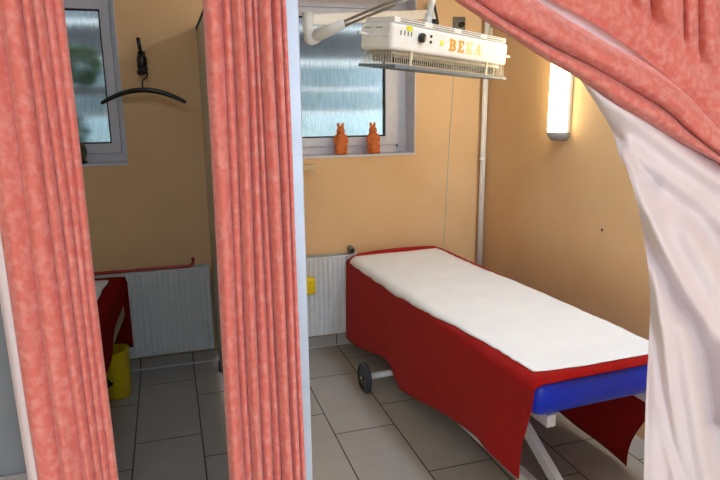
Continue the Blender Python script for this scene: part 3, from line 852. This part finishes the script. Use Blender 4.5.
# yellow bin
t = thing('waste_bin', 'yellow cylindrical waste bin on the floor beside left cubicle couch', 'bin', (-.342, 3.25, 0))
t.location.x = -.337
obj('tub', lathe(bmesh.new(), [(0, .001), (.058, .001), (.062, .006), (.067, .25), (.070, .254), (.070, .262), (.064, .262), (.059, .012), (0, .010)], 36), 'yellow', t, True)
bm = bmesh.new()
def on_tub(a, z, e=.0015):
    r_ = lerp(.062, .067, z/.25)+e; return Vector((r_*math.sin(a), -r_*math.cos(a), z))
tri = []
for i in range(7):
    s = i/6; h = .045*(1-s)
    tri.append([on_tub(lerp(-1.05, -.25, s), .095+(q-.5)*2*max(h, .001)) for q in (0, .5, 1)])
grid(bm, tri); mk = obj('warning_mark', bm, 'black', t, True); mk['label'] = 'black pointed mark on the side'

# ------------------------------------------------------------------ hook and hanger
hk = at(142, 62, 3.55)
t = thing('coat_hook', 'black coat hook on back wall right of left window', 'hook', (hk.x, YB, hk.z))
obj('backplate', bx((-.02, -.012, -.055), (.02, 0, .055), .008), 'black', t, True)
obj('peg', tb([(0, -.005, .04), (-.004, -.035, .06), (-.010, -.045, .12)], .010, 12), 'black', t, True)
obj('body', lathe(bmesh.new(), [(0, -.05), (.018, -.045), (.026, -.02), (.026, .02), (.018, .045), (0, .05)], 20, Matrix.Translation((0, -.028, -.004))), 'black', t, True)
obj('lower_peg', tb([(0, -.02, -.04), (.0, -.06, -.06), (.012, -.085, -.055), (.02, -.085, -.03)], .011, 12), 'black', t, True)
obj('knob', lathe(bmesh.new(), [(0, -.016), (.012, -.012), (.016, 0), (.012, .012), (0, .016)], 16, Matrix.Translation((-.014, -.045, -.055))), 'black', t, True)
L_, M_, R_ = at(101, 103.5, 3.48), at(143, 90, 3.47), at(186, 102.5, 3.46)
t = thing('coat_hanger', 'black wooden coat hanger hanging empty on the wall hook', 'hanger', M_)
bmh = bmesh.new()
arc = []
for i in range(49):
    q = i/24-1; e = (L_-M_) if q < 0 else (R_-M_); q = abs(q)
    arc.append(Vector((e.x*q, e.y*q, e.z*q**1.9)))
tube(bmh, arc, .01, 12, True, lambda s: .0075+.006*math.sin(PI*s)**.5)
obj('shoulder_bar', bmh, 'black', t, True)
hp = [Vector((0, 0, 0)), Vector((0, 0, .035)), Vector((.004, 0, .05)), Vector((.022, 0, .064)), Vector((.028, 0, .085)), Vector((.018, .0, .103)), Vector((.0, .0, .105)), Vector((-.012, .0, .095))]
obj('hook', tb(resample(hp, 36), .0042, 10), 'black', t, True)

# ------------------------------------------------------------------ terracotta rabbits on the right sill
def rabbit(px, label, tilt):
    c = at(px, 153, 3.615)
    t = thing('rabbit_figurine', label, 'figurine', (c.x, 3.625, 1.203), tilt, 'terracotta rabbits on the right window sill')
    bm = bmesh.new()
    lathe(bm, [(0, .0), (.036, .0), (.037, .01), (.036, .05), (.034, .08), (.035, .10), (.030, .118), (.018, .130), (0, .134)], 24)
    ball(bm, (0, 0, .140), (.026, .026, .025)); ball(bm, (0, -.018, .133), (.013, .014, .011))
    for s in (-1, 1):
        ball(bm, (s*.012, .004, .172), (.0105, .007, .019), Matrix.Rotation(s*R(14), 4, 'Y'))
        ball(bm, (s*.033, -.006, .092), (.012, .014, .028), Matrix.Rotation(-s*R(10), 4, 'Y'))
        ball(bm, (s*.018, -.026, .085), (.014, .010, .010))
        ball(bm, (s*.019, -.026, .010), (.015, .020, .010))
        ball(bm, (s*.020, -.006, .040), (.020, .034, .036))
    ball(bm, (0, .034, .022), (.012, .012, .012))
    bmesh.ops.translate(bm, verts=bm.verts, vec=(0, 0, .0))
    o = obj('body', bm, 'terra', t, True)
    rm = o.modifiers.new('remesh', 'REMESH'); rm.mode = 'VOXEL'; rm.voxel_size = .0022; rm.use_smooth_shade = True
    sm = o.modifiers.new('smooth', 'SMOOTH'); sm.iterations = 3; sm.factor = .5
    bm = bmesh.new()
    for s in (-1, 1): ball(bm, (s*.010, -.0205, .146), (.0032, .003, .0036), seg=10)
    obj('eyes', bm, 'gasket', t, True)
    return t
rabbit(341.5, 'left terracotta rabbit figurine on right window sill, nearer the partition post', R(-8))
rabbit(373.5, 'right terracotta rabbit figurine on right window sill, nearer the window reveal', R(12))
# dark rounded ornament half hidden behind the left curtain
c = at(80, 160, 3.62)
t = thing('rounded_ornament', 'dark olive rounded ornament on left window sill behind coral curtain', 'ornament', (c.x-.005, 3.625, 1.203))
obj('body', lathe(bmesh.new(), [(0, 0), (.03, 0), (.034, .008), (.030, .018), (.042, .045), (.045, .07), (.036, .098), (.02, .113), (0, .117)], 28), 'dolive', t, True)
obj('base_ring', lathe(bmesh.new(), [(.03, .0), (.040, .0), (.041, .010), (.034, .014)], 28), 'black', t, True)

# ------------------------------------------------------------------ light and view
w = bpy.data.worlds.new('sky'); SC.world = w; w.use_nodes = True
bg = w.node_tree.nodes['Background']; bg.inputs['Color'].default_value = (.80, .90, 1.0, 1); bg.inputs['Strength'].default_value = 5.2
SC.view_settings.view_transform = 'Standard'; SC.view_settings.look = 'None'
SC.view_settings.gamma = 1; SC.view_settings.use_curve_mapping = False
SC.view_settings.exposure = 0.0
